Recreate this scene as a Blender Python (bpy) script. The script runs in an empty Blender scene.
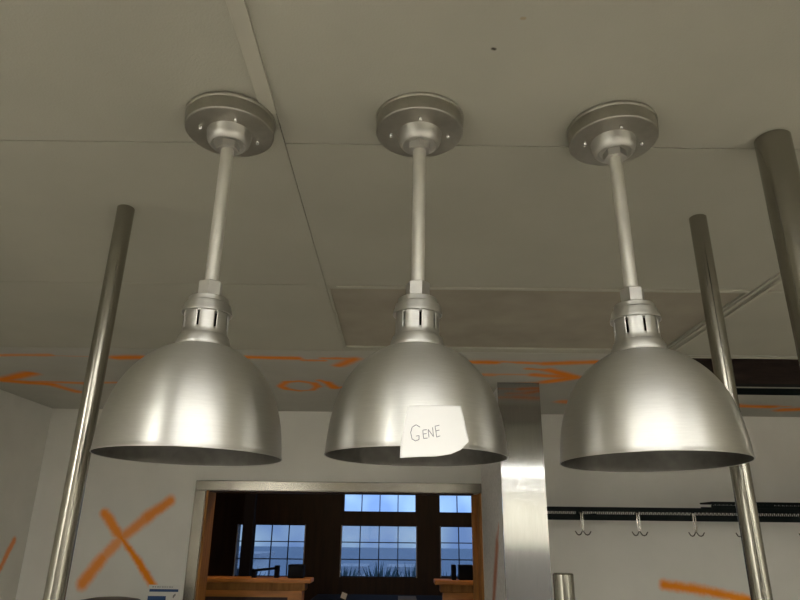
import bpy, bmesh, math, random
from mathutils import Vector, Matrix
random.seed(7)
PI = math.pi
col = bpy.context.scene.collection

# ------------------------------------------------------------------ helpers
def link_bm(name, bm, mat, parent=None, smooth=False, angle=40, loc=None):
    me = bpy.data.meshes.new(name)
    bmesh.ops.recalc_face_normals(bm, faces=bm.faces[:])
    bm.to_mesh(me); bm.free()
    o = bpy.data.objects.new(name, me)
    col.objects.link(o)
    if mat: me.materials.append(mat)
    if smooth:
        for p in me.polygons: p.use_smooth = True
        try: me.set_sharp_from_angle(angle=math.radians(angle))
        except Exception: pass
    if parent: o.parent = parent
    if loc: o.location = loc
    return o

def tag(o, label=None, cat=None, group=None, kind=None):
    if label: o['label'] = label
    if cat: o['category'] = cat
    if group: o['group'] = group
    if kind: o['kind'] = kind
    return o

def empty(name, loc, label, cat, group=None):
    o = bpy.data.objects.new(name, None); col.objects.link(o)
    o.location = loc; o.empty_display_size = .05
    return tag(o, label, cat, group)

def copy_tree(o, parent=None):
    c = o.copy(); col.objects.link(c)
    if parent: c.parent = parent
    for ch in list(o.children): copy_tree(ch, c)
    return c

def box(bm, x0, x1, y0, y1, z0, z1, bev=0):
    m = Matrix.Translation(((x0+x1)/2, (y0+y1)/2, (z0+z1)/2)) @ Matrix.Diagonal((x1-x0, y1-y0, z1-z0, 1))
    r = bmesh.ops.create_cube(bm, size=1, matrix=m)
    if bev:
        es = list({e for v in r['verts'] for e in v.link_edges})
        bmesh.ops.bevel(bm, geom=es, offset=bev, segments=2, affect='EDGES', profile=.5)

def tube(bm, pts, r, seg=10, cap=True):
    pts = [Vector(p) for p in pts]; rings = []
    n = len(pts); up = None
    for i, p in enumerate(pts):
        t = (pts[min(i+1, n-1)] - pts[max(i-1, 0)]).normalized()
        if up is None:
            up = t.orthogonal().normalized()
        up = (up - t*up.dot(t)).normalized()
        s = t.cross(up)
        rr = r[i] if isinstance(r, (list, tuple)) else r
        rings.append([bm.verts.new(p + (up*math.cos(a) + s*math.sin(a))*rr) for a in [2*PI*k/seg for k in range(seg)]])
    for a, b in zip(rings, rings[1:]):
        for k in range(seg): bm.faces.new((a[k], a[(k+1) % seg], b[(k+1) % seg], b[k]))
    if cap:
        bm.faces.new(rings[0]); bm.faces.new(rings[-1])

def lathe(bm, prof, seg=96, skip=None, c=(0, 0)):
    """prof: list of (r, z)"""
    rings = []
    for r, z in prof:
        if r < 1e-6: rings.append([bm.verts.new((c[0], c[1], z))])
        else: rings.append([bm.verts.new((c[0]+r*math.cos(2*PI*k/seg), c[1]+r*math.sin(2*PI*k/seg), z)) for k in range(seg)])
    for i, (a, b) in enumerate(zip(rings, rings[1:])):
        for k in range(seg):
            if skip and skip(i, k): continue
            k2 = (k+1) % seg
            if len(a) == 1 and len(b) == 1: continue
            if len(a) == 1: bm.faces.new((a[0], b[k], b[k2]))
            elif len(b) == 1: bm.faces.new((a[k], a[k2], b[0]))
            else: bm.faces.new((a[k], a[k2], b[k2], b[k]))

def wall_holes(bm, u0, u1, z0, z1, d0, d1, holes, axis='Y'):
    us = sorted({u0, u1} | {h[0] for h in holes} | {h[1] for h in holes})
    zs = sorted({z0, z1} | {h[2] for h in holes} | {h[3] for h in holes})
    for a, b in zip(us, us[1:]):
        for c, d in zip(zs, zs[1:]):
            um, zm = (a+b)/2, (c+d)/2
            if any(h[0] < um < h[1] and h[2] < zm < h[3] for h in holes): continue
            if axis == 'Y': box(bm, a, b, d0, d1, c, d)
            elif axis == 'Z': box(bm, a, b, c, d, d0, d1)
    bmesh.ops.remove_doubles(bm, verts=bm.verts[:], dist=1e-5)
    # drop the coincident inner faces between cells
    seen = {}
    for f in bm.faces:
        seen.setdefault(tuple(sorted(v.index for v in f.verts)), []).append(f)
    bm.verts.index_update(); seen = {}
    for f in bm.faces: seen.setdefault(tuple(sorted(v.index for v in f.verts)), []).append(f)
    kill = [f for fs in seen.values() if len(fs) > 1 for f in fs]
    bmesh.ops.delete(bm, geom=kill, context='FACES')

# ------------------------------------------------------------------ materials
def mat(name, color=(.5, .5, .5), rough=.6, metal=0., spec=.5, aniso=0., arot=0., tangent=None, noise=0., nscale=20., bump=0., bscale=200., nstretch=None, emis=None, estr=0.):
    m = bpy.data.materials.new(name); m.use_nodes = True
    nt = m.node_tree; b = nt.nodes['Principled BSDF']
    b.inputs['Base Color'].default_value = (*color, 1)
    b.inputs['Roughness'].default_value = rough
    b.inputs['Metallic'].default_value = metal
    b.inputs['Specular IOR Level'].default_value = spec
    b.inputs['Anisotropic'].default_value = aniso
    b.inputs['Anisotropic Rotation'].default_value = arot
    if tangent:
        t = nt.nodes.new('ShaderNodeTangent'); t.direction_type = 'RADIAL'; t.axis = tangent
        nt.links.new(t.outputs[0], b.inputs['Tangent'])
    if emis:
        b.inputs['Emission Color'].default_value = (*emis, 1); b.inputs['Emission Strength'].default_value = estr
    tc = nt.nodes.new('ShaderNodeTexCoord')
    src = tc.outputs['Object']
    if nstretch:
        mp = nt.nodes.new('ShaderNodeMapping'); mp.inputs['Scale'].default_value = nstretch
        nt.links.new(src, mp.inputs[0]); src = mp.outputs[0]
    if noise:
        n = nt.nodes.new('ShaderNodeTexNoise'); n.inputs['Scale'].default_value = nscale; n.inputs['Detail'].default_value = 6
        nt.links.new(src, n.inputs['Vector'])
        r = nt.nodes.new('ShaderNodeMapRange')
        r.inputs['From Min'].default_value = .3; r.inputs['From Max'].default_value = .7
        r.inputs['To Min'].default_value = 1-noise; r.inputs['To Max'].default_value = 1+noise
        nt.links.new(n.outputs['Fac'], r.inputs['Value'])
        mx = nt.nodes.new('ShaderNodeVectorMath'); mx.operation = 'SCALE'
        mx.inputs[0].default_value = color
        nt.links.new(r.outputs[0], mx.inputs['Scale'])
        nt.links.new(mx.outputs[0], b.inputs['Base Color'])
    if bump:
        n = nt.nodes.new('ShaderNodeTexNoise'); n.inputs['Scale'].default_value = bscale; n.inputs['Detail'].default_value = 3
        nt.links.new(src, n.inputs['Vector'])
        bp = nt.nodes.new('ShaderNodeBump'); bp.inputs['Strength'].default_value = bump; bp.inputs['Distance'].default_value = .002
        nt.links.new(n.outputs['Fac'], bp.inputs['Height']); nt.links.new(bp.outputs[0], b.inputs['Normal'])
    return m

def spray(m, segs, plane, paint=(.90, .26, .010), wobs=1.):
    """adds sprayed orange strokes (u0,v0,u1,v1,width,strength) to a material, in world metres on the given plane"""
    nt = m.node_tree; N = nt.nodes.new; L = nt.links.new
    b = nt.nodes['Principled BSDF']
    geo = N('ShaderNodeNewGeometry'); sp = N('ShaderNodeSeparateXYZ'); L(geo.outputs['Position'], sp.inputs[0])
    nz = N('ShaderNodeTexNoise'); nz.inputs['Scale'].default_value = 60; nz.inputs['Detail'].default_value = 4
    L(geo.outputs['Position'], nz.inputs['Vector'])
    nb = N('ShaderNodeTexNoise'); nb.inputs['Scale'].default_value = 9; nb.inputs['Detail'].default_value = 2
    L(geo.outputs['Position'], nb.inputs['Vector'])
    cb = N('ShaderNodeCombineXYZ')
    L(sp.outputs[plane[0]], cb.inputs[0]); L(sp.outputs[plane[1]], cb.inputs[1])
    acc = None
    def math_(op, a, bb, clamp=False):
        n = N('ShaderNodeMath'); n.operation = op; n.use_clamp = clamp
        for i, s in enumerate((a, bb)):
            if isinstance(s, (int, float)): n.inputs[i].default_value = s
            else: L(s, n.inputs[i])
        return n.outputs[0]
    wob = math_('MULTIPLY', math_('SUBTRACT', nz.outputs['Fac'], .5), .014)
    wob2 = math_('MULTIPLY', math_('SUBTRACT', nb.outputs['Fac'], .5), .03)
    wob = math_('MULTIPLY', math_('ADD', wob, wob2), wobs)
    for (u0, v0, u1, v1, w, st) in segs:
        a = Vector((u0, v0, 0)); ba = Vector((u1-u0, v1-v0, 0)); l2 = ba.length_squared
        s = N('ShaderNodeVectorMath'); s.operation = 'SUBTRACT'; L(cb.outputs[0], s.inputs[0]); s.inputs[1].default_value = a
        d = N('ShaderNodeVectorMath'); d.operation = 'DOT_PRODUCT'; L(s.outputs[0], d.inputs[0]); d.inputs[1].default_value = ba/l2
        h = math_('MULTIPLY', d.outputs['Value'], 1.0, True)
        sc = N('ShaderNodeVectorMath'); sc.operation = 'SCALE'; sc.inputs[0].default_value = ba; L(h, sc.inputs['Scale'])
        s2 = N('ShaderNodeVectorMath'); s2.operation = 'SUBTRACT'; L(s.outputs[0], s2.inputs[0]); L(sc.outputs[0], s2.inputs[1])
        ln = N('ShaderNodeVectorMath'); ln.operation = 'LENGTH'; L(s2.outputs[0], ln.inputs[0])
        dd = math_('ADD', ln.outputs['Value'], wob)
        mr = N('ShaderNodeMapRange'); mr.interpolation_type = 'SMOOTHSTEP'
        mr.inputs['From Min'].default_value = w*1.7; mr.inputs['From Max'].default_value = w*.25
        mr.inputs['To Min'].default_value = 0; mr.inputs['To Max'].default_value = st
        L(dd, mr.inputs['Value'])
        acc = mr.outputs[0] if acc is None else math_('MAXIMUM', acc, mr.outputs[0])
    mx = N('ShaderNodeMix'); mx.data_type = 'RGBA'
    bc = b.inputs['Base Color']
    if bc.links:
        L(bc.links[0].from_socket, mx.inputs[6])
    else: mx.inputs[6].default_value = bc.default_value
    mx.inputs[7].default_value = (*paint, 1)
    L(acc, mx.inputs[0]); L(mx.outputs[2], bc)

CEIL = (.425, .415, .345)
m_ceil = mat('ceiling_board', CEIL, .8, spec=.15, noise=.05, nscale=3, bump=.25, bscale=260)
m_ceil_far = mat('ceiling_board_far', (.47, .465, .415), .75, spec=.2, noise=.05, nscale=4, bump=.2, bscale=260)
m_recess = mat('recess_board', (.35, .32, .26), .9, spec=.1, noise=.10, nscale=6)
m_batten = mat('ceiling_batten', (.46, .445, .37), .6, spec=.3, noise=.06, nscale=8)
m_void = mat('dark_void_timber', (.035, .022, .017), .9, noise=.5, nscale=5, nstretch=(1, 6, 6))
m_black = mat('black_gap', (.02, .02, .018), .9)
m_wall = mat('kitchen_wall_panel', (.78, .77, .72), .7, spec=.25, noise=.035, nscale=4, bump=.12, bscale=300)
m_lwall = mat('kitchen_wall_left', (.74, .73, .68), .7, spec=.2, noise=.04, nscale=5)
m_owall = mat('kitchen_wall_other', (.66, .64, .57), .7, noise=.04, nscale=4)
m_dado = mat('grey_dado', (.16, .155, .15), .7, noise=.1)
m_floor = mat('quarry_tile_floor', (.40, .37, .33), .5, noise=.10, nscale=7)
m_alu = mat('spun_aluminium', (.66, .655, .63), .40, 1, aniso=.75, arot=.25, tangent='Z', noise=.035, nscale=40, nstretch=(1, 1, 14))
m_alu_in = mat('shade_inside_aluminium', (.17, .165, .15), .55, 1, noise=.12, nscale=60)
m_cast = mat('cast_aluminium', (.60, .59, .56), .45, 1, noise=.05, nscale=50)
m_can = mat('canopy_aluminium', (.44, .425, .375), .40, 1, aniso=.4, arot=.25, tangent='Z', noise=.06, nscale=60)
m_rod = mat('rod_aluminium', (.72, .705, .65), .48, .75, noise=.04, nscale=50)
m_screw = mat('screw_steel', (.7, .7, .68), .25, 1)
m_steel = mat('brushed_steel_tube', (.34, .325, .28), .20, 1, aniso=.55, arot=.25, tangent='Z', noise=.06, nscale=30, nstretch=(1, 1, .15))
m_sheet = mat('brushed_steel_sheet', (.43, .43, .42), .09, 1, noise=.05, nscale=12, nstretch=(12, 12, 1.2))
m_trim = mat('steel_trim', (.27, .25, .21), .22, 1, noise=.12, nscale=10)
m_core = mat('column_grey_board', (.78, .77, .76), .8, noise=.12, nscale=60)
m_paper = mat('white_note_paper', (.88, .88, .87), .7, spec=.2)
m_ink = mat('pencil_ink', (.13, .13, .18), .7)
m_wood = mat('oak_casing', (.35, .16, .045), .6, spec=.2, noise=.25, nscale=6, nstretch=(8, 8, .8))
m_wood2 = mat('orange_oak', (.64, .25, .05), .4, noise=.22, nscale=5, nstretch=(1, 6, 6))
m_wood3 = mat('orange_oak_panel', (.62, .17, .03), .4, noise=.25, nscale=5, nstretch=(6, 6, 1))
m_dark = mat('dark_stained_panelling', (.045, .019, .009), .5, noise=.35, nscale=4, nstretch=(5, 5, .6))
m_darkp = mat('dark_post', (.012, .010, .012), .7, spec=.1)
m_dceil = mat('dining_ceiling', (.05, .035, .025), .8)
m_frame = mat('black_window_bar', (.012, .014, .03), .6)
m_wjamb = mat('sunlit_window_edge', (.85, .86, .9), .6)  # white stands for sunlight along the window trim
m_rack = mat('dark_green_epoxy_wire', (.004, .008, .008), .6, spec=.15)
m_hook = mat('hook_wire', (.50, .47, .42), .22, 1)
m_hookd = mat('hook_prong_dark', (.10, .09, .08), .45, .6)
m_blue = mat('blue_print', (.02, .07, .20), .6)
m_grey = mat('grey_print', (.22, .22, .21), .7)
m_signp = mat('notice_paper', (.74, .73, .69), .6)
m_pot = mat('dark_pot', (.025, .02, .02), .45)
m_blackp = mat('black_plastic', (.005, .005, .007), .6, spec=.12)
m_snow = mat('white_painted_siding', (.93, .94, .95), .7)
m_roof = mat('pale_roof', (.6, .63, .7), .8)
m_leaf = mat('blue_green_leaves', (.10, .17, .19), .7, noise=.4, nscale=3)
m_ground = mat('outdoor_ground', (.34, .41, .52), .9)
m_lamp = mat('fluorescent_diffuser', (.8, .8, .78), .6, emis=(1., .98, .925), estr=36.)
m_lframe = mat('white_light_frame', (.75, .75, .72), .5)
m_warm = mat('added_warm_globe', (.8, .7, .5), .6, emis=(1., .72, .42), estr=42.)

def glass(name, tint):
    m = bpy.data.materials.new(name); m.use_nodes = True; nt = m.node_tree
    nt.nodes.remove(nt.nodes['Principled BSDF']); out = nt.nodes['Material Output']
    t = nt.nodes.new('ShaderNodeBsdfTransparent'); t.inputs[0].default_value = (*tint, 1)
    g = nt.nodes.new('ShaderNodeBsdfGlossy'); g.inputs['Roughness'].default_value = .03
    f = nt.nodes.new('ShaderNodeFresnel'); f.inputs[0].default_value = 1.45
    mx = nt.nodes.new('ShaderNodeMixShader')
    nt.links.new(f.outputs[0], mx.inputs[0]); nt.links.new(t.outputs[0], mx.inputs[1]); nt.links.new(g.outputs[0], mx.inputs[2])
    nt.links.new(mx.outputs[0], out.inputs[0]); return m
m_glass = glass('clear_pane', (.9, .95, 1)); m_dim_pane = glass('dimmed_pane', (.66, .68, .70))  # lower panes darkened, standing in for the dimmer view low outside

# spray-painted marks
ceil_marks = [
 (-2.0, 2.80, -1.55, 2.78, .020, .75), (-1.34, 2.80, -1.27, 2.80, .020, .7), (-1.27, 2.81, -1.15, 2.80, .034, 1),
 (-1.55, 2.79, -1.3, 2.80, .010, .3),
 (-2.06, 3.30, -1.83, 3.14, .040, 1), (-2.06, 3.31, -1.85, 3.39, .045, 1), (-1.95, 3.33, -1.64, 3.35, .024, .85), (-1.64, 3.35, -1.44, 3.32, .02, .7),
 (-1.86, 3.38, -1.80, 3.58, .035, .9), (-1.68, 3.36, -1.63, 3.44, .02, .6),
 (-.72, 2.775, -.455, 2.785, .026, 1), (-.43, 2.82, -.34, 2.82, .015, .8), (-.34, 2.78, -.20, 2.785, .018, .85), (-.20, 2.79, -.28, 2.91, .032, .95),
 (-.625, 3.37, -.58, 3.27, .022, .95), (-.58, 3.27, -.51, 3.245, .020, .95), (-.51, 3.245, -.44, 3.29, .020, .9), (-.44, 3.29, -.43, 3.37, .024, .95),
 (-.43, 3.37, -.47, 3.46, .020, .9), (-.47, 3.46, -.54, 3.485, .016, .8), (-.54, 3.485, -.61, 3.44, .020, .95), (-.61, 3.44, -.625, 3.37, .022, .95),
 (-.405, 3.22, -.37, 3.27, .020, .95), (-.37, 3.27, -.34, 3.40, .026, 1), (-.34, 3.40, -.30, 3.38, .018, .8),
 (.32, 2.82, .435, 2.82, .030, 1), (.46, 2.805, .66, 2.83, .018, .85), (.66, 2.83, .87, 2.79, .032, .95),
 (.35, 3.06, .45, 3.06, .028, .65), (.45, 3.05, .65, 3.05, .018, .55), (.65, 3.05, .86, 3.09, .034, .95),
 (.60, 2.93, .70, 2.95, .020, .9), (.70, 2.95, .86, 3.09, .034, 1), (.86, 3.10, .74, 3.20, .040, 1), (.72, 3.21, .60, 3.24, .022, .6),
 (.95, 3.70, .99, 3.72, .045, .8),
 (1.9, 3.72, 2.03, 3.77, .04, .75), (2.03, 3.775, 2.20, 3.785, .045, 1), (2.20, 3.79, 2.30, 3.77, .02, .6), (2.33, 3.88, 2.46, 3.84, .055, 1), (2.46, 3.84, 2.7, 3.80, .04, .9)]
spray(m_ceil_far, ceil_marks, ('X', 'Y'))
spray(m_ceil, [(.144, .831, .147, .832, .0028, .9)], ('X', 'Y'), (.02, .015, .01), 0)
spray(m_ceil, [(.179, .766, .182, .766, .003, .5)], ('X', 'Y'), (.35, .22, .08), 0)
spray(m_wall, [(-1.838, 1.405, -1.742, 1.545,   .034, .92), (-1.742, 1.545, -1.64, 1.665, .030, .80), (-1.64, 1.665, -1.51, 1.78, .032, .86), (-1.51, 1.78, -1.385, 1.872, .030, .92), (-1.775, 1.80, -1.65, 1.66, .026, .95), (-1.65, 1.66, -1.52, 1.52, .019, 1), (-1.52, 1.52, -1.415, 1.39, .019, 1),
               (1.57, 1.435, 1.80, 1.405, .028, 1), (1.80, 1.405, 2.10, 1.35, .026, 1)], ('X', 'Z'), (.95, .30, .010))
spray(m_lwall, [(3.80, 1.40, 3.90, 1.50, .022, .9), (3.90, 1.50, 3.985, 1.64, .018, .8)], ('Y', 'Z'))
spray(m_core, [(3.47, 1.74, 3.55, 1.65, .018, .6), (3.55, 1.65, 3.76, 1.36, .045, .8)], ('Y', 'Z'), (.6, .17, .05))

# ------------------------------------------------------------------ the setting
CZ = 2.43
WY = 4.12; WT = .15        # kitchen wall with the serving opening
XL, XR, YB = -2.21, 4.0, -4.2
def S(name, bm, m, **k): return tag(link_bm(name, bm, m, **k), kind='structure')

bm = bmesh.new(); box(bm, -4.2, 5.2, YB-.1, 9.3, -.1, 0); S('floor', bm, m_floor)

# ceiling boards with real gaps between them
recess = (-.224, 1.10, 1.915, 2.60); hole = (1.22, 3.4, 2.70, 3.45)
xs = [XL, -.2335, 1.131, XR]; ys = [YB, -1.2, 1.105, 1.885, 2.655, WY+.05]
g = .0016
bm = bmesh.new(); bmf = bmesh.new()
for a, b in zip(xs, xs[1:]):
    for c, d in zip(ys, ys[1:]):
        if c > 2.6:
            continue
        hs = [recess] if (a < .4 < b and c < 2.2 < d) else []
        t = bmesh.new(); wall_holes(t, a+g, b-g, c+g, d-g, CZ, CZ+.035, hs, 'Z')
        me = bpy.data.meshes.new('t'); t.to_mesh(me); bm.from_mesh(me); bpy.data.meshes.remove(me); t.free()
S('ceiling', bm, m_ceil)
wall_holes(bmf, XL, XR, 2.655+g, WY, CZ-.001, CZ+.035, [hole], 'Z'); S('ceiling_far', bmf, m_ceil_far)
bm = bmesh.new(); wall_holes(bm, XL, XR, YB, WY, CZ+.035, CZ+.06, [hole], 'Z'); S('ceiling_deck', bm, m_black)
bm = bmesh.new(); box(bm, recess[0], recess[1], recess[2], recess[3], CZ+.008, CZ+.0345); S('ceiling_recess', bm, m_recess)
# open bay above the far right of the ceiling
bm = bmesh.new()
h = hole
box(bm, h[0]-.02, h[0], h[2]-.02, h[3]+.02, CZ+.06, 2.85); box(bm, h[1], h[1]+.02, h[2]-.02, h[3]+.02, CZ+.06, 2.85)
box(bm, h[0], h[1], h[2]-.02, h[2], CZ+.06, 2.85); box(bm, h[0], h[1], h[3], h[3]+.02, CZ+.06, 2.85)
box(bm, h[0]-.02, h[1]+.02, h[2]-.02, h[3]+.02, 2.85, 2.87)
S('ceiling_bay', bm, m_void)
bm = bmesh.new()
for x in (1.75, 2.5): box(bm, x, x+.045, h[2], h[3], 2.60, 2.80)
box(bm, h[0], h[1], 3.0, 3.03, 2.62, 2.66)
S('ceiling_joists', bm, m_void)
bm = bmesh.new(); box(bm, h[0], h[1], h[3]-.012, h[3], CZ+.034, CZ+.040, .001); S('trim_1', bm, m_batten)
bm = bmesh.new(); box(bm, h[0], h[1], h[3]-.008, h[3]-.0002, CZ-.003, CZ+.0335, .001); S('trim_2', bm, m_rack)
# battens
bm = bmesh.new(); box(bm, -.258, -.2305, YB, 1.0, CZ-.006, CZ, .001); S('trim_3', bm, m_batten)
bm = bmesh.new(); box(bm, -.262, -.2330, 1.0, 2.65, CZ-.0015, CZ, .0005); S('trim_4', bm, m_ceil)
bm = bmesh.new(); box(bm, -.20, 1.10, 1.889, 1.9, CZ-.004, CZ, .001); box(bm, 1.16, 3.9, 1.889, 1.9, CZ-.004, CZ, .001); S('trim_5', bm, m_batten)
bm = bmesh.new(); box(bm, 1.108, 1.118, 1.2, 2.65, CZ-.006, CZ, .001); box(bm, 1.138, 1.150, 1.2, 2.65, CZ-.006, CZ, .001); S('trim_6', bm, m_batten)
bm = bmesh.new(); box(bm, 1.22, 3.9, 2.675, 2.69, CZ-.006, CZ, .001); S('trim_7', bm, m_batten)

# walls
OX0, OX1, OZ1 = -1.172, .513, 1.938; OZ0 = 1.05
bm = bmesh.new(); wall_holes(bm, XL, XR, 0, CZ+.06, WY, WY+WT, [(OX0, OX1, OZ0, OZ1)]); S('wall_back', bm, m_wall)
bm = bmesh.new(); box(bm, XL-.1, XL, YB, WY+WT, 0, CZ+.06); S('wall_left', bm, m_lwall)
bm = bmesh.new(); box(bm, XR, XR+.1, YB, WY+WT, 0, CZ+.06); S('wall_right', bm, m_owall)
bm = bmesh.new(); box(bm, XL-.1, XR+.1, YB-.1, YB, 0, CZ+.06); S('wall_behind', bm, m_owall)
bm = bmesh.new()
box(bm, -.745, -.742, WY-.002, WY, OZ1+.08, CZ); box(bm, 2.9, 2.903, WY-.002, WY, 0, CZ)
S('trim_8', bm, m_wall)

# steel frame and oak lining of the serving opening
op = empty('serving_hatch_frame', (OX0, WY, OZ0), 'brushed steel frame with brown oak lining around the serving opening in the back wall', 'hatch frame')
inv = Vector(op.location)
def rel(bm): bmesh.ops.translate(bm, verts=bm.verts[:], vec=-inv); return bm
bm = bmesh.new(); box(bm, OX0-.066, OX1+.001, WY-.012, WY, OZ1, OZ1+.058, .003); link_bm('header', rel(bm), m_trim, op)
bm = bmesh.new(); box(bm, OX0-.066, OX0, WY-.014, WY, OZ0, OZ1-.001, .003); tag(link_bm('side_trim', rel(bm), m_trim, op), 'steel strip up the left side')
bm = bmesh.new(); box(bm, OX0, OX0+.016, WY, WY+WT+.02, OZ0, OZ1, .002); link_bm('jamb', rel(bm), m_wood, op)
bm = bmesh.new(); box(bm, OX1-.016, OX1, WY, WY+WT+.02, OZ0, OZ1, .002); box(bm, OX1-.045, OX1-.016, WY+WT-.01, WY+WT+.02, OZ0, OZ1, .002); link_bm('jamb', rel(bm), m_wood, op)
bm = bmesh.new(); box(bm, OX0+.016, OX1-.045, WY+.02, WY+WT+.02, OZ1-.006, OZ1, .001); link_bm('head_lining', rel(bm), m_dark, op)
bm = bmesh.new(); box(bm, OX0-.03, OX1, WY-.05, WY+WT+.04, OZ0-.03, OZ0, .003); link_bm('sill', rel(bm), m_trim, op)

# ------------------------------------------------------------------ column
BX0, BX1, BY0 = .515, .710, 3.21
c = empty('clad_column', (.603, 3.66, 0), 'square boxed column faced with a bright brushed steel sheet, right of serving opening', 'column')
inv = Vector(c.location)
bm = bmesh.new(); box(bm, BX0, BX1-.004, BY0+.004, WY-.001, 0, CZ-.002); link_bm('core', rel(bm), m_core, c)
bm = bmesh.new(); box(bm, .499, BX1, BY0, BY0+.004, 0, CZ-.003, .001)
box(bm, BX1-.004, BX1, BY0+.004, BY0+.25, 0, CZ-.003); box(bm, .499, .502, BY0+.004, BY0+.012, 0, CZ-.003)
tag(link_bm('steel_sheet', rel(bm), m_sheet, c), 'brushed steel facing sheet')

# ------------------------------------------------------------------ posts
def post(x, y, z0, z1, r, label, name='steel_post', group=None, lean=0):
    bm = bmesh.new(); e = .002
    lathe(bm, [(0, 0), (r, 0), (r, z1-z0-e), (r-e, z1-z0), (r-.003, z1-z0), (0, z1-z0-(.001 if z1 > 2.3 else .0))], 48)
    o = link_bm(name, bm, m_steel, smooth=True, loc=(x, y, z0))
    o.rotation_euler = (0, math.radians(lean), 0)
    return tag(o, label, 'post', group)
post(-.6825, 1.385, 0, CZ, .0198, 'slim steel tube post rising to the ceiling left of all three lamps', lean=.53)
post(.7315, 1.400, 0, CZ, .0198, 'slim steel tube post rising to the ceiling behind the right hanging lamp', lean=-.27)
post(.719, 1.067, 0, CZ, .032, 'thick steel tube post at the right edge, nearest and widest')
post(.3355, 1.41, 0, 1.629, .0205, 'short steel tube post with its top end showing, just right of the clad column foot')

# ------------------------------------------------------------------ hanging lamps
def smooth_profile(pts, n=6):
    """Catmull-Rom through (r, z) points"""
    P = [Vector(p) for p in pts]; P = [P[0]*2-P[1]]+P+[P[-1]*2-P[-2]]; out = []
    for i in range(1, len(P)-2):
        for k in range(n):
            t = k/n
            v = .5*((2*P[i])+(P[i+1]-P[i-1])*t+(2*P[i-1]-5*P[i]+4*P[i+1]-P[i+2])*t*t+(3*P[i]-P[i-1]-3*P[i+1]+P[i+2])*t**3)
            out.append((v.x, v.y))
    return out+[tuple(P[-2])]
SHADE_PROFILE = smooth_profile([(.0430, 1.9850), (.0520, 1.9822), (.0680, 1.9735), (.0870, 1.9585), (.1020, 1.9425), (.1130, 1.9265), (.1215, 1.9100), (.1280, 1.8925), (.1345, 1.8665), (.1385, 1.8370), (.1402, 1.8145)])
def make_lamp():
    root = empty('pendant_lamp', (0, 0, CZ), 'lamp', 'lamp', 'dome lamps hanging from the ceiling')
    Z = lambda p: [(r, z-CZ) for r, z in p]
    bm = bmesh.new()
    lathe(bm, Z([(0, 2.43), (.0805, 2.43), (.0822, 2.4285), (.0822, 2.4245), (.0808, 2.4232), (.0800, 2.4228), (.0800, 2.421), (.0806, 2.420), (.0802, 2.399), (.0790, 2.3975), (.077, 2.3968), (0, 2.3965)]), 96)
    can = link_bm('canopy', bm, m_can, root, smooth=True, angle=35)
    bm = bmesh.new(); lathe(bm, Z([(0, 2.3970), (.0412, 2.3970), (.0405, 2.394), (.0395, 2.384), (.0375, 2.3775), (.034, 2.3725), (.031, 2.371), (.029, 2.373), (.027, 2.3755), (0, 2.3755)]), 96)
    tag(link_bm('collar', bm, m_cast, can, smooth=True, angle=50), 'lighter rounded collar under canopy')
    for a in (0, 90, 180, 270):
        bm = bmesh.new(); a = math.radians(a)
        lathe(bm, [(0, -.0065), (.0022, -.0065), (.0034, -.005), (.0036, 0), (0, .0005)], 12)
        link_bm('screw', bm, m_screw, can, smooth=True, loc=(.0525*math.cos(a), .0525*math.sin(a), 2.397-CZ))
    bm = bmesh.new(); lathe(bm, Z([(0, 2.376), (.0200, 2.376), (.0212, 2.373), (.0212, 2.364), (.021, 2.361), (.0, 2.361)]), 6)
    link_bm('locknut', bm, m_cast, root)
    bm = bmesh.new(); lathe(bm, Z([(0, 2.363), (.0115, 2.363), (.0115, 2.090), (0, 2.090)]), 32)
    link_bm('rod', bm, m_rod, root, smooth=True)
    bm = bmesh.new(); lathe(bm, Z([(0, 2.1005), (.0185, 2.1005), (.0203, 2.0985), (.0203, 2.0715), (.0195, 2.0695), (0, 2.0695)]), 6)
    bmesh.ops.rotate(bm, verts=bm.verts[:], cent=(0, 0, 0), matrix=Matrix.Rotation(math.radians(20), 3, 'Z'))
    link_bm('hex_nut', bm, m_cast, root)
    bm = bmesh.new(); lathe(bm, Z([(0, 2.0705), (.0315, 2.0705), (.0327, 2.0692), (.0330, 2.0625), (.0336, 2.0614), (.0366, 2.0598), (.0378, 2.0570), (.0384, 2.0530), (.0398, 2.0485), (.0408, 2.0450), (.0410, 2.0422), (.0396, 2.0422), (.0366, 2.0445), (0, 2.0445)]), 96)
    cap = link_bm('socket_cap', bm, m_alu, root, smooth=True, angle=30)
    # slotted ring: eight open slots
    seg = 128
    zs = [2.046, 2.0400, 2.0395, 2.0150, 2.0145, 2.0095, 2.0080, 2.0055, 2.0045, 2.0025, 1.9965, 1.9900, 1.9840]
    rs = [.0362, .0362, .0362, .0362, .0362, .0362, .0371, .0372, .0384, .0404, .0426, .0441, .0446]
    def slot(i, k): return 1 <= i <= 3 and k % 16 in (7, 8)
    bm = bmesh.new(); lathe(bm, Z(list(zip(rs, zs))), seg, slot)
    ring = link_bm('vented_collar', bm, m_alu, root, smooth=True, angle=50)
    sd = ring.modifiers.new('thickness', 'SOLIDIFY'); sd.thickness = .0015; sd.offset = -1
    bm = bmesh.new(); lathe(bm, Z([(0, 2.044), (.017, 2.044), (.017, 1.99), (.014, 1.975), (0, 1.975)]), 48)
    link_bm('socket', bm, m_blackp, root, smooth=True)
    # shade: outer skin, rolled rim, inner skin
    out = SHADE_PROFILE
    rim = [(.1412, 1.8123), (.1413, 1.8112), (.1404, 1.8105), (.1394, 1.8113)]
    inn = [(r-.0015, z-.0008) for r, z in reversed(out)]
    bm = bmesh.new(); lathe(bm, Z(out+rim), 128)
    shade = link_bm('shade', bm, m_alu, root, smooth=True, angle=60)
    bm = bmesh.new(); lathe(bm, Z([rim[-1]]+inn), 128)
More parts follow.
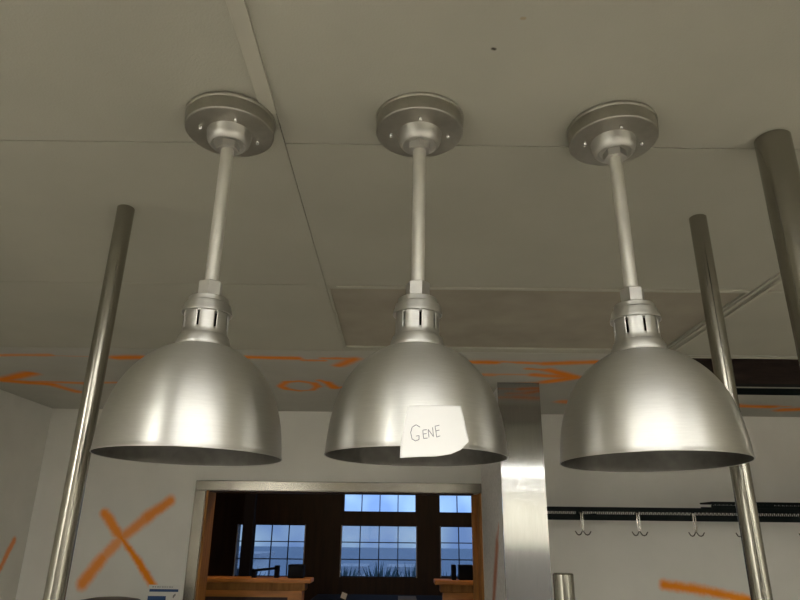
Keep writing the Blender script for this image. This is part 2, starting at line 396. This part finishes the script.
    tag(link_bm('shade_lining', bm, m_alu_in, shade, smooth=True, angle=60), 'dull dark inner surface of shade')
    return root
lamp = make_lamp()
LY = 1.02
for i, (x, y, dz, rz, rx, lean, lab) in enumerate([
    (.0335, LY, 0, 29, -29, .55, 'brushed aluminium dome lamp hanging in the middle, with a white note taped to its shade'),
    (-.319, LY+.001, -.003, 18, 7, 0.3, 'brushed aluminium dome lamp hanging leftmost of three, beside the slim left post'),
    (.3965, LY+.015, -.003, -21, 19, .05, 'brushed aluminium dome lamp hanging rightmost of three, in front of slim right post')]):
    o = lamp if i == 0 else copy_tree(lamp)
    o.location = (x, y, CZ+dz); o['label'] = lab
    o.rotation_euler = (Matrix.Rotation(math.radians(lean), 3, 'Y') @ Matrix.Rotation(math.radians(rz), 3, 'Z')).to_euler()
    if i == 2: o.rotation_euler = (Matrix.Rotation(math.radians(-.9), 3, 'X') @ o.rotation_euler.to_matrix()).to_euler()
    for ch in o.children:
        if ch.name.startswith('canopy'): ch.rotation_euler = (0, 0, math.radians(rx))

# ------------------------------------------------------------------ note taped to the middle shade
LX = .0285
def pl(pts, t):
    t = max(0, min(1, t))*(len(pts)-1); i = min(int(t), len(pts)-2); f = t-i
    return (pts[i][0]*(1-f)+pts[i+1][0]*f, pts[i][1]*(1-f)+pts[i+1][1]*f)
SHP = [(z, r) for r, z in reversed(SHADE_PROFILE)]
def shade_r(z):
    if z <= SHP[0][0]: return SHP[0][1]
    for (a, ra), (b_, rb) in zip(SHP, SHP[1:]):
        if z <= b_: return ra+(rb-ra)*(z-a)/(b_-a)
    return SHP[-1][1]
def on_shade(phi, z, off=0.):
    """angle (degrees, 0 = towards the viewer, + = right) and height -> point hugging the shade"""
    r = shade_r(z)+.0022+off
    a = math.radians(phi)
    return Vector((LX+r*math.sin(a), LY-r*math.cos(a), z))
nl = [(-6.4, 1.8660), (-7.9, 1.8490), (-9.5, 1.8285), (-10.3, 1.8108), (-10.5, 1.7951)]
nr = [(25.6, 1.8690), (26.7, 1.8520), (27.3, 1.8355), (27.9, 1.8245), (27.6, 1.8195)]
nb = [(-10.5, 1.7951), (-.7, 1.7964), (9.1, 1.7975), (17.0, 1.8010), (23.0, 1.8076), (27.6, 1.8195)]
bm = bmesh.new(); NU, NV = 28, 24; vs = []
for j in range(NV+1):
    v = j/NV; row = []
    a, b_ = pl(nl, v), pl(nr, v)
    for i in range(NU+1):
        u = i/NU
        e = pl(nb, u); base = (nl[-1][0]*(1-u)+nr[-1][0]*u, nl[-1][1]*(1-u)+nr[-1][1]*u); k = v**3
        ph = a[0]*(1-u)+b_[0]*u+k*(e[0]-base[0]); z = a[1]*(1-u)+b_[1]*u+k*(e[1]-base[1])
        row.append(bm.verts.new(on_shade(ph, z, -.0012*(1-v) + .004*v*v*u*u)))
    vs.append(row)
for j in range(NV):
    for i in range(NU): bm.faces.new((vs[j][i], vs[j][i+1], vs[j+1][i+1], vs[j+1][i]))
note = link_bm('paper_note', bm, m_paper, smooth=True)
sd = note.modifiers.new('thickness', 'SOLIDIFY'); sd.thickness = .0003; sd.offset = 0
tag(note, 'white handwritten paper note stuck on the lower front of the middle lamp shade', 'note')
strokes = [
 [(.4, 1.8361), (-1.8, 1.8394), (-4.0, 1.8360), (-4.8, 1.8287), (-4.0, 1.8200), (-2.1, 1.8174), (-.2, 1.8194), (-.2, 1.8247), (-1.8, 1.8240)],
 [(4.0, 1.8329), (1.9, 1.8321), (2.0, 1.8268), (2.3, 1.8208), (4.4, 1.8215)], [(2.0, 1.8268), (3.9, 1.8275)],
 [(5.2, 1.8225), (4.8, 1.8335), (7.7, 1.8235), (7.3, 1.8362)],
 [(11.2, 1.8395), (8.7, 1.8379), (9.1, 1.8313), (9.4, 1.8230), (11.4, 1.8250)], [(9.1, 1.8313), (11.1, 1.8328)]]
bm = bmesh.new()
for s in strokes:
    dense = [pl(s, k/(6*(len(s)-1))) for k in range(6*(len(s)-1)+1)]
    pts = []
    for ph, z in dense:
        v = max(0, min(1, (1.868-z)/.073)); u = max(0, min(1, (ph+9.5)/37))
        pts.append(on_shade(ph, z, -.0012*(1-v)+.004*v*v*u*u+.0003))
    tube(bm, pts, .00042, 6)
tag(link_bm('handwriting', bm, m_ink, note), 'grey pencilled letters GENE')


# ------------------------------------------------------------------ pot rack shelf on the right
def wire_shelf(name, x0, x1, y0, y1, zt, zb, label):
    bm = bmesh.new(); r = .0045
    hh = .024 if zt-zb > .05 else .014
    box(bm, x0, x1, y0, y0+.008, zt-hh, zt); box(bm, x0, x1, y0, y0+.008, zb, zb+hh)
    box(bm, x0, x1, y1-.008, y1, zt-.010, zt); box(bm, x0, x1, y1-.008, y1, zb, zb+.010)
    root = link_bm(name, bm, m_rack); tag(root, label, 'wire shelf')
    bm = bmesh.new(); n = int((x1-x0)/.011)
    pts = []
    for k in range(n+1): pts.append((x0+(x1-x0)*k/n, y0+.004, zt-.012 if k % 2 else zb+.008))
    tube(bm, pts, .0048, 6)
    link_bm('truss_wire', bm, m_rack, root)
    bm = bmesh.new(); n = int((x1-x0)/.024)
    for k in range(n+1):
        x = x0+(x1-x0)*k/n; box(bm, x-.0025, x+.0025, y0, y1, zt-.006, zt-.001)
    for yy in (y0+(y1-y0)/3, y0+(y1-y0)*2/3): box(bm, x0, x1, yy-.003, yy+.003, zt-.012, zt-.006)
    tag(link_bm('deck_wires', bm, m_rack, root), kind='stuff')
    for xx in (x0+.35, x1-.25):
        bm = bmesh.new()
        box(bm, xx-.01, xx+.01, y0+.02, WY-.001, zb+.012, zb+.028); box(bm, xx-.012, xx+.012, WY-.008, WY, zb-.0, zt)
        link_bm('bracket', bm, m_rack, root)
    return root
wire_shelf('wire_shelf', .745, 3.2, 3.75, 4.11, 1.852, 1.790, 'long dark green wire wall shelf with pot hooks, right of clad column')
wire_shelf('wire_shelf', 1.75, 3.3, 3.76, 3.90, 1.888, 1.854, 'shorter dark wire shelf stacked on the right end of the long wall shelf')

def make_hook():
    root = empty('pot_hook', (0, 0, 0), 'hook', 'hook', 'double pot hooks on the wall shelf')
    # loop over the rail, then two prongs
    bm = bmesh.new()
    for s in (-1, 1):
        tube(bm, [(s*.004, .012, .030), (s*.005, .011, .046), (s*.005, .004, .056), (s*.005, -.004, .050), (s*.006, -.007, .02), (s*.006, -.007, -.028), (s*.003, -.007, -.044)], .0040, 8)
    link_bm('shank', bm, m_hook, root, smooth=True)
    for s in (-1, 1):
        bm = bmesh.new()
        tube(bm, [(s*.001, -.007, -.040), (s*.006, -.007, -.053), (s*.014, -.008, -.064), (s*.024, -.009, -.067), (s*.033, -.011, -.063), (s*.043, -.013, -.047)], [.0034]*5+[.0028], 8)
        tag(link_bm('prong', bm, m_hookd, root, smooth=True), 'darkened upturned prong')
    return root
hk = make_hook()
for i, (x, lab) in enumerate([(1.016, 'steel double hook on wall shelf, nearest the clad column'), (1.326, 'steel double hook on wall shelf, second from the clad column'),
                              (1.635, 'steel double hook on wall shelf, third from column, left of slim post'), (1.893, 'steel double hook on wall shelf, half hidden behind the slim right post'),
                              (2.238, 'steel double hook on wall shelf, cut by the right edge of view')]):
    o = hk if i == 0 else copy_tree(hk)
    o.location = (x, 3.75, 1.772); o['label'] = lab

# ------------------------------------------------------------------ notice, pot, table at lower left
bm = bmesh.new(); box(bm, -1.448, -1.262, WY-.0012, WY-.0002, 1.12, 1.405)
nt_ = link_bm('notice', bm, m_signp, loc=(0, 0, 0)); tag(nt_, 'pale paper notice with blue bars on the wall left of serving opening', 'notice')
bm = bmesh.new(); box(bm, -1.440, -1.272, WY-.0018, WY-.0012, 1.368, 1.382); box(bm, -1.445, -1.340, WY-.0018, WY-.0012, 1.24, 1.345)
tag(link_bm('blue_print', bm, m_blue, nt_), 'blue bar and block')
bm = bmesh.new()
for k in range(9): box(bm, -1.425+k*.014, -1.425+k*.014+random.uniform(.006, .011), WY-.0016, WY-.0012, 1.391, 1.396)
for k in range(8): box(bm, -1.325, -1.275-random.uniform(0, .02), WY-.0016, WY-.0012, 1.315-k*.02, 1.319-k*.02)
tag(link_bm('grey_print', bm, m_grey, nt_), 'small grey print')
bm = bmesh.new()
for k in range(3): box(bm, -1.300+k*.0045, -1.294+k*.0045, WY-.0016, WY-.0012, 1.335+k*.006, 1.350+k*.004)
tag(link_bm('emblem', bm, m_grey, nt_), 'tiny grey mark')

t = empty('work_table', (-1.45, 3.6, 0), 'steel work table carrying the dark pot below the left wall paint cross', 'table')
bm = bmesh.new(); box(bm, -.4, .4, -.3, .3, .87, .90, .004); link_bm('table_top', bm, m_sheet, t)
for sx in (-1, 1):
    for sy in (-1, 1):
        bm = bmesh.new(); tube(bm, [(sx*.36, sy*.26, 0), (sx*.36, sy*.26, .871)], .019, 16); link_bm('leg', bm, m_steel, t, smooth=True)
p = empty('stock_pot', (-1.453, 3.6, .90), 'tall black round lidded pot at bottom left, below the painted cross', 'pot')
bm = bmesh.new(); lathe(bm, [(0, 0), (.137, 0), (.145, .008), (.145, .452), (.147, .456), (.143, .456), (.140, .02), (0, .02)], 64); link_bm('body', bm, m_pot, p, smooth=True)
bm = bmesh.new(); lathe(bm, [(0, .457), (.143, .457), (.151, .4575), (.152, .462), (.143, .469), (.09, .478), (0, .481)], 64); link_bm('lid', bm, m_pot, p, smooth=True)
for s in (-1, 1):
    bm = bmesh.new(); tube(bm, [(s*.143, -.05, .38), (s*.175, -.045, .385), (s*.175, .045, .385), (s*.143, .05, .38)], .006, 10); link_bm('handle', bm, m_pot, p, smooth=True)

# ------------------------------------------------------------------ dining room beyond
DX0, DX1, DY1, DZ = -4.0, 5.0, 9.0, 2.95
wins = [(-2.10, -1.200, 1.166, 1.800), (-.736, .262, 1.172, 1.800), (.562, 1.56, 1.185, 1.800), (-.716, .249, 1.968, 2.228), (.556, 1.52, 1.968, 2.228)]
bm = bmesh.new(); wall_holes(bm, DX0, DX1, 0, DZ, DY1, DY1+.2, wins); S('wall_dining_far', bm, m_dark)
bm = bmesh.new(); box(bm, DX0-.1, DX0, WY+WT, DY1+.2, 0, DZ); S('wall_dining_left', bm, m_dark)
bm = bmesh.new(); box(bm, DX1, DX1+.1, WY+WT, DY1+.2, 0, DZ); S('wall_dining_right', bm, m_dark)
bm = bmesh.new(); box(bm, DX0-.1, DX1+.1, WY+WT, DY1+.2, DZ, DZ+.05); S('ceiling_dining', bm, m_dceil)
bm = bmesh.new(); wall_holes(bm, DX0, DX1, 0, DZ, WY+WT, WY+WT+.03, [(OX0, OX1, OZ0, OZ1)]); S('wall_dining_near', bm, m_dark)
for i, (a, b, c0, d0) in enumerate(wins):
    transom = c0 > 1.9
    bm = bmesh.new(); e = .009
    wall_holes(bm, a, b, c0, d0, DY1+.03, DY1+.07, [(a+e, b-e, c0+e, d0-e)])
    w = S('window_%d' % (i+1), bm, m_frame)
    bm = bmesh.new()
    for k in range(1, 4):
        x = a+(b-a)*k/4; box(bm, x-.006, x+.006, DY1+.035, DY1+.06, c0+e, d0-e)
    if not transom:
        for k in range(1, 3):
            z = c0+(d0-c0)*k/3; box(bm, a+e, b-e, DY1+.036, DY1+.059, z-.006, z+.006)
    link_bm('glazing_bars', bm, m_frame, w)
    bm = bmesh.new(); box(bm, a+e, b-e, DY1+.045, DY1+.049, c0+e, d0-e)
    link_bm('pane', bm, m_glass if transom else m_dim_pane, w)
    if not transom:
        bm = bmesh.new(); box(bm, a, a+.012, DY1-.012, DY1+.03, c0, d0); box(bm, b-.012, b, DY1-.012, DY1+.03, c0, d0)
        tag(link_bm('edge_strip', bm, m_wjamb, w), 'thin white strips standing for sunlit trim up both sides')
bm = bmesh.new(); box(bm, -1.345, -1.255, 5.95, 6.04, 0, DZ, .004); tag(link_bm('timber_post', bm, m_darkp), 'near-black square timber post standing in the dining room before left window', 'post')

def partition(x0, x1, y, label):
    r = empty('booth_partition', ((x0+x1)/2, y, 0), label, 'partition', 'oak partitions in the dining room')
    X0, X1 = x0-(x0+x1)/2, x1-(x0+x1)/2
    bm = bmesh.new(); box(bm, X0, X1, -.06, .14, 1.365, 1.395, .006); link_bm('cap', bm, m_wood2, r)
    bm = bmesh.new(); box(bm, X0+.04, X1-.04, -.035, .115, 1.315, 1.365, .004); tag(link_bm('moulding', bm, m_wood, r), 'darker moulding below the cap')
    bm = bmesh.new(); wall_holes(bm, X0+.06, X1-.06, 0, 1.315, -.02, .10, [(X0+.16, X1-.16, .12, 1.272)]); link_bm('rail_frame', bm, m_wood2, r)
    bm = bmesh.new(); box(bm, X0+.16, X1-.16, .0, .08, .12, 1.272); link_bm('panel', bm, m_dark if x0 < 0 else m_wood3, r)
partition(-1.95, -.605, 5.0, 'orange oak booth partition with dark panel, low left through serving opening')
partition(.27, .95, 5.0, 'orange oak booth partition with reddish panel, low right through serving opening')

# things standing on the partitions
r = empty('napkin_rack', (-.95, 5.03, 1.395), 'black open slanting rack on the left oak partition', 'rack')
bm = bmesh.new(); box(bm, .075, .105, -.03, .03, 0, .082, .003); link_bm('upright', bm, m_blackp, r)
bm = bmesh.new(); box(bm, -.085, .10, -.03, .03, .056, .072); bmesh.ops.rotate(bm, verts=bm.verts[:], cent=(.09, 0, .064), matrix=Matrix.Rotation(math.radians(-6), 3, 'Y')); link_bm('top_bar', bm, m_blackp, r)
bm = bmesh.new(); box(bm, -.085, -.06, -.03, .03, 0, .05); link_bm('foot', bm, m_blackp, r)
bm = bmesh.new(); box(bm, -.775, -.665, 4.98, 5.09, 1.395, 1.485, .006); tag(link_bm('black_box', bm, m_blackp), 'small black box at the right end of the left oak partition', 'box')
bm = bmesh.new(); box(bm, .445, .545, 4.98, 5.08, 1.395, 1.495, .005); tag(link_bm('black_box', bm, m_blackp), 'wide black box on the right oak partition', 'box')
bm = bmesh.new(); box(bm, .395, .425, 4.98, 5.08, 1.395, 1.495, .004); tag(link_bm('menu_holder', bm, m_blackp), 'narrow black upright holder beside wide box on right partition', 'holder')

# dark counter in the middle of the dining room with pale cards
r = empty('dining_counter', (-.15, 6.6, 0), 'low black counter in the dining room below the middle window', 'counter')
bm = bmesh.new(); box(bm, -.62, .62, -.3, .3, 1.10, 1.14, .005); link_bm('counter_top', bm, m_darkp, r)
bm = bmesh.new(); box(bm, -.58, .58, -.26, .26, 0, 1.10); link_bm('body', bm, m_darkp, r)
for x, w_, a, lab in ((-.33, .05, 20, 'small folded white card left on the black dining counter'), (.25, .17, 0, 'long pale card lying right on the black dining counter')):
    bm = bmesh.new()
    if w_ < .1: 
        box(bm, -w_/2, w_/2, -.001, .001, 0, .05); bmesh.ops.rotate(bm, verts=bm.verts[:], cent=(0, 0, 0), matrix=Matrix.Rotation(math.radians(a), 3, 'Y'))
        bmesh.ops.translate(bm, verts=bm.verts[:], vec=(0, 0, .009))
    else: box(bm, -w_/2, w_/2, -.2, .2, 0, .003)
    o = link_bm('card', bm, m_snow if w_ < .1 else m_grey, loc=(-.15+x, 6.35 if w_ < .1 else 6.55, 1.14)); tag(o, lab, 'card')

# unseen globes added to light the oak partitions, above the hatch sight line
for x, y, lab in ((-1.0, 4.9, 'added unseen warm white globe light on the dining ceiling, left'), (.7, 4.9, 'added unseen warm white globe light on the dining ceiling, right')):
    r = empty('added_globe_light', (x, y, DZ), lab, 'light')
    bm = bmesh.new(); lathe(bm, [(0, 0), (.06, 0), (.06, -.02), (.02, -.03), (.02, -.05), (0, -.05)], 32); link_bm('base', bm, m_cast, r, smooth=True)
    bm = bmesh.new(); bmesh.ops.create_uvsphere(bm, u_segments=24, v_segments=16, radius=.09, matrix=Matrix.Translation((0, 0, -.13))); link_bm('globe', bm, m_warm, r, smooth=True)

# ------------------------------------------------------------------ outside the windows
bm = bmesh.new(); box(bm, -40, 40, 9.3, 90, -.12, -.02); S('ground_outside', bm, m_ground)
def shed(x, y, w_, d_, h_, label):
    r = empty('outbuilding', (x, y, -.02), label, 'building')
    bm = bmesh.new(); box(bm, -w_/2, w_/2, -d_/2, d_/2, 0, h_); link_bm('wall', bm, m_snow, r)
    bm = bmesh.new(); box(bm, -w_/2-.15, w_/2+.15, -d_/2-.15, d_/2+.15, h_, h_+.12); link_bm('roof', bm, m_roof, r)
    for k in range(2):
        bm = bmesh.new(); box(bm, -w_/4+k*w_/2-.2, -w_/4+k*w_/2+.2, -d_/2-.02, -d_/2+.02, h_*.35, h_*.75); link_bm('opening', bm, m_frame, r)
shed(-4.25, 20, .75, 2, 1.05, 'low white outbuilding seen through the left dining window')
shed(-1.2, 20, .5, 1.5, .75, 'low white outbuilding outside, lower left of middle dining window')
shed(.15, 20, .55, 1.5, .75, 'low white outbuilding outside, lower right of middle dining window')
def shrub(x, y, h_, s, label):
    r = random.Random(s); bm = bmesh.new()
    for k in range(90):
        a = r.uniform(0, 2*PI); l = h_*r.uniform(.55, 1.); t_ = r.uniform(.05, .55)
        d = Vector((math.cos(a)*t_, math.sin(a)*t_, 1)).normalized()
        p0 = Vector((r.uniform(-.08, .08), r.uniform(-.08, .08), 0)); tip = p0+d*l; mid = p0+d*l*.6+Vector((0, 0, .06*l))
        side = d.cross(Vector((math.sin(a+1), math.cos(a), .3))).normalized()*.035
        n = d.cross(side).normalized()*.006
        vs = [bm.verts.new(q) for q in (p0, mid-side, tip, mid+side, mid+n)]
        for f in ((0, 1, 4), (1, 2, 4), (2, 3, 4), (3, 0, 4)): bm.faces.new([vs[q] for q in f])
        bm.faces.new([vs[3], vs[2], vs[1], vs[0]])
    o = link_bm('shrub', bm, m_leaf, loc=(x, y, -.02)); tag(o, label, 'shrub', 'shrubs outside the dining windows')
for i, (x, y, h_, lab) in enumerate([(-3.2, 15, 1.15, 'spiky shrub outside the left dining window'), (-1.15, 15, 1.15, 'spiky shrub outside, at left side of middle window'), (-.35, 15, 1.2, 'spiky shrub outside, in the centre of middle window'),
                       (.33, 14, 1.3, 'spiky shrub outside, at right side of middle window'), (.98, 14.6, 1.1, 'spiky shrub outside, at left side of right window'), (1.95, 15, 1.25, 'spiky shrub outside, behind boxes on right partition')]):
    shrub(x, y, h_, i, lab)

# ------------------------------------------------------------------ lights of the kitchen: fluorescent troffers behind the photographer, one added for brightness
def troffer(x, y, w_, d_, lab):
    r = empty('ceiling_light', (x, y, CZ), lab, 'light', 'fluorescent fixtures on the kitchen ceiling')
    bm = bmesh.new(); wall_holes(bm, -w_/2, w_/2, -d_/2, d_/2, -.05, -.001, [(-w_/2+.03, w_/2-.03, -d_/2+.03, d_/2-.03)], 'Z'); link_bm('frame', bm, m_lframe, r)
    bm = bmesh.new(); box(bm, -w_/2+.03, w_/2-.03, -d_/2+.03, d_/2-.03, -.045, -.02); link_bm('diffuser', bm, m_lamp, r)
troffer(.12, -.42, 1.22, .20, 'fluorescent ceiling fixture directly over the viewpoint')
troffer(1.7, -3.75, 2.0, .20, 'long fluorescent ceiling fixture by the wall behind the viewpoint')
troffer(1.42, -1.16, 1.0, .26, 'fluorescent ceiling fixture on the right, behind the viewpoint')
troffer(3.1, -2.5, .62, 1.22, 'added wide fluorescent ceiling fixture far right, unseen behind the viewpoint')  # unseen fixture added to raise the wall brightness
troffer(-1.75, -2.0, .62, 1.22, 'fluorescent ceiling fixture on the left, behind the viewpoint, widened for brighter walls')  # widened to throw more light on the walls

bm = bmesh.new(); box(bm, XL, XR, YB, YB+.02, 0, 1.53); S('wall_behind_lower', bm, m_dado)

# ------------------------------------------------------------------ world
w = bpy.data.worlds.new('World'); bpy.context.scene.world = w; w.use_nodes = True
bg = w.node_tree.nodes['Background']
tc = w.node_tree.nodes.new('ShaderNodeTexCoord'); nz = w.node_tree.nodes.new('ShaderNodeTexNoise'); nz.inputs['Scale'].default_value = 14
cr = w.node_tree.nodes.new('ShaderNodeValToRGB')
cr.color_ramp.elements[0].position = .35; cr.color_ramp.elements[0].color = (.28, .46, .90, 1)
cr.color_ramp.elements[1].position = .68; cr.color_ramp.elements[1].color = (.55, .80, 1.1, 1)
w.node_tree.links.new(tc.outputs['Generated'], nz.inputs['Vector']); w.node_tree.links.new(nz.outputs['Fac'], cr.inputs[0]); w.node_tree.links.new(cr.outputs[0], bg.inputs[0])
bg.inputs[1].default_value = 1.0

# ------------------------------------------------------------------ camera
cam = bpy.data.cameras.new('Camera'); co = bpy.data.objects.new('Camera', cam); col.objects.link(co)
cam.sensor_fit = 'HORIZONTAL'; cam.sensor_width = 36; cam.lens = 36*645/800; cam.clip_start = .02; cam.clip_end = 300
pitch = math.radians(19.928); 
R = Matrix(((0.99993, -0.01152, -0.00033), (-0.00424, -0.34082, -0.94012), (0.01077, 0.94006, -0.34085)))
co.matrix_world = Matrix.Translation((0, 0, 1.70)) @ R.to_4x4()
sc = bpy.context.scene; sc.camera = co
sc.view_settings.view_transform = 'Standard'; sc.view_settings.look = 'None'; sc.view_settings.gamma = 1
sc.view_settings.use_curve_mapping = False; sc.view_settings.exposure = 0.32
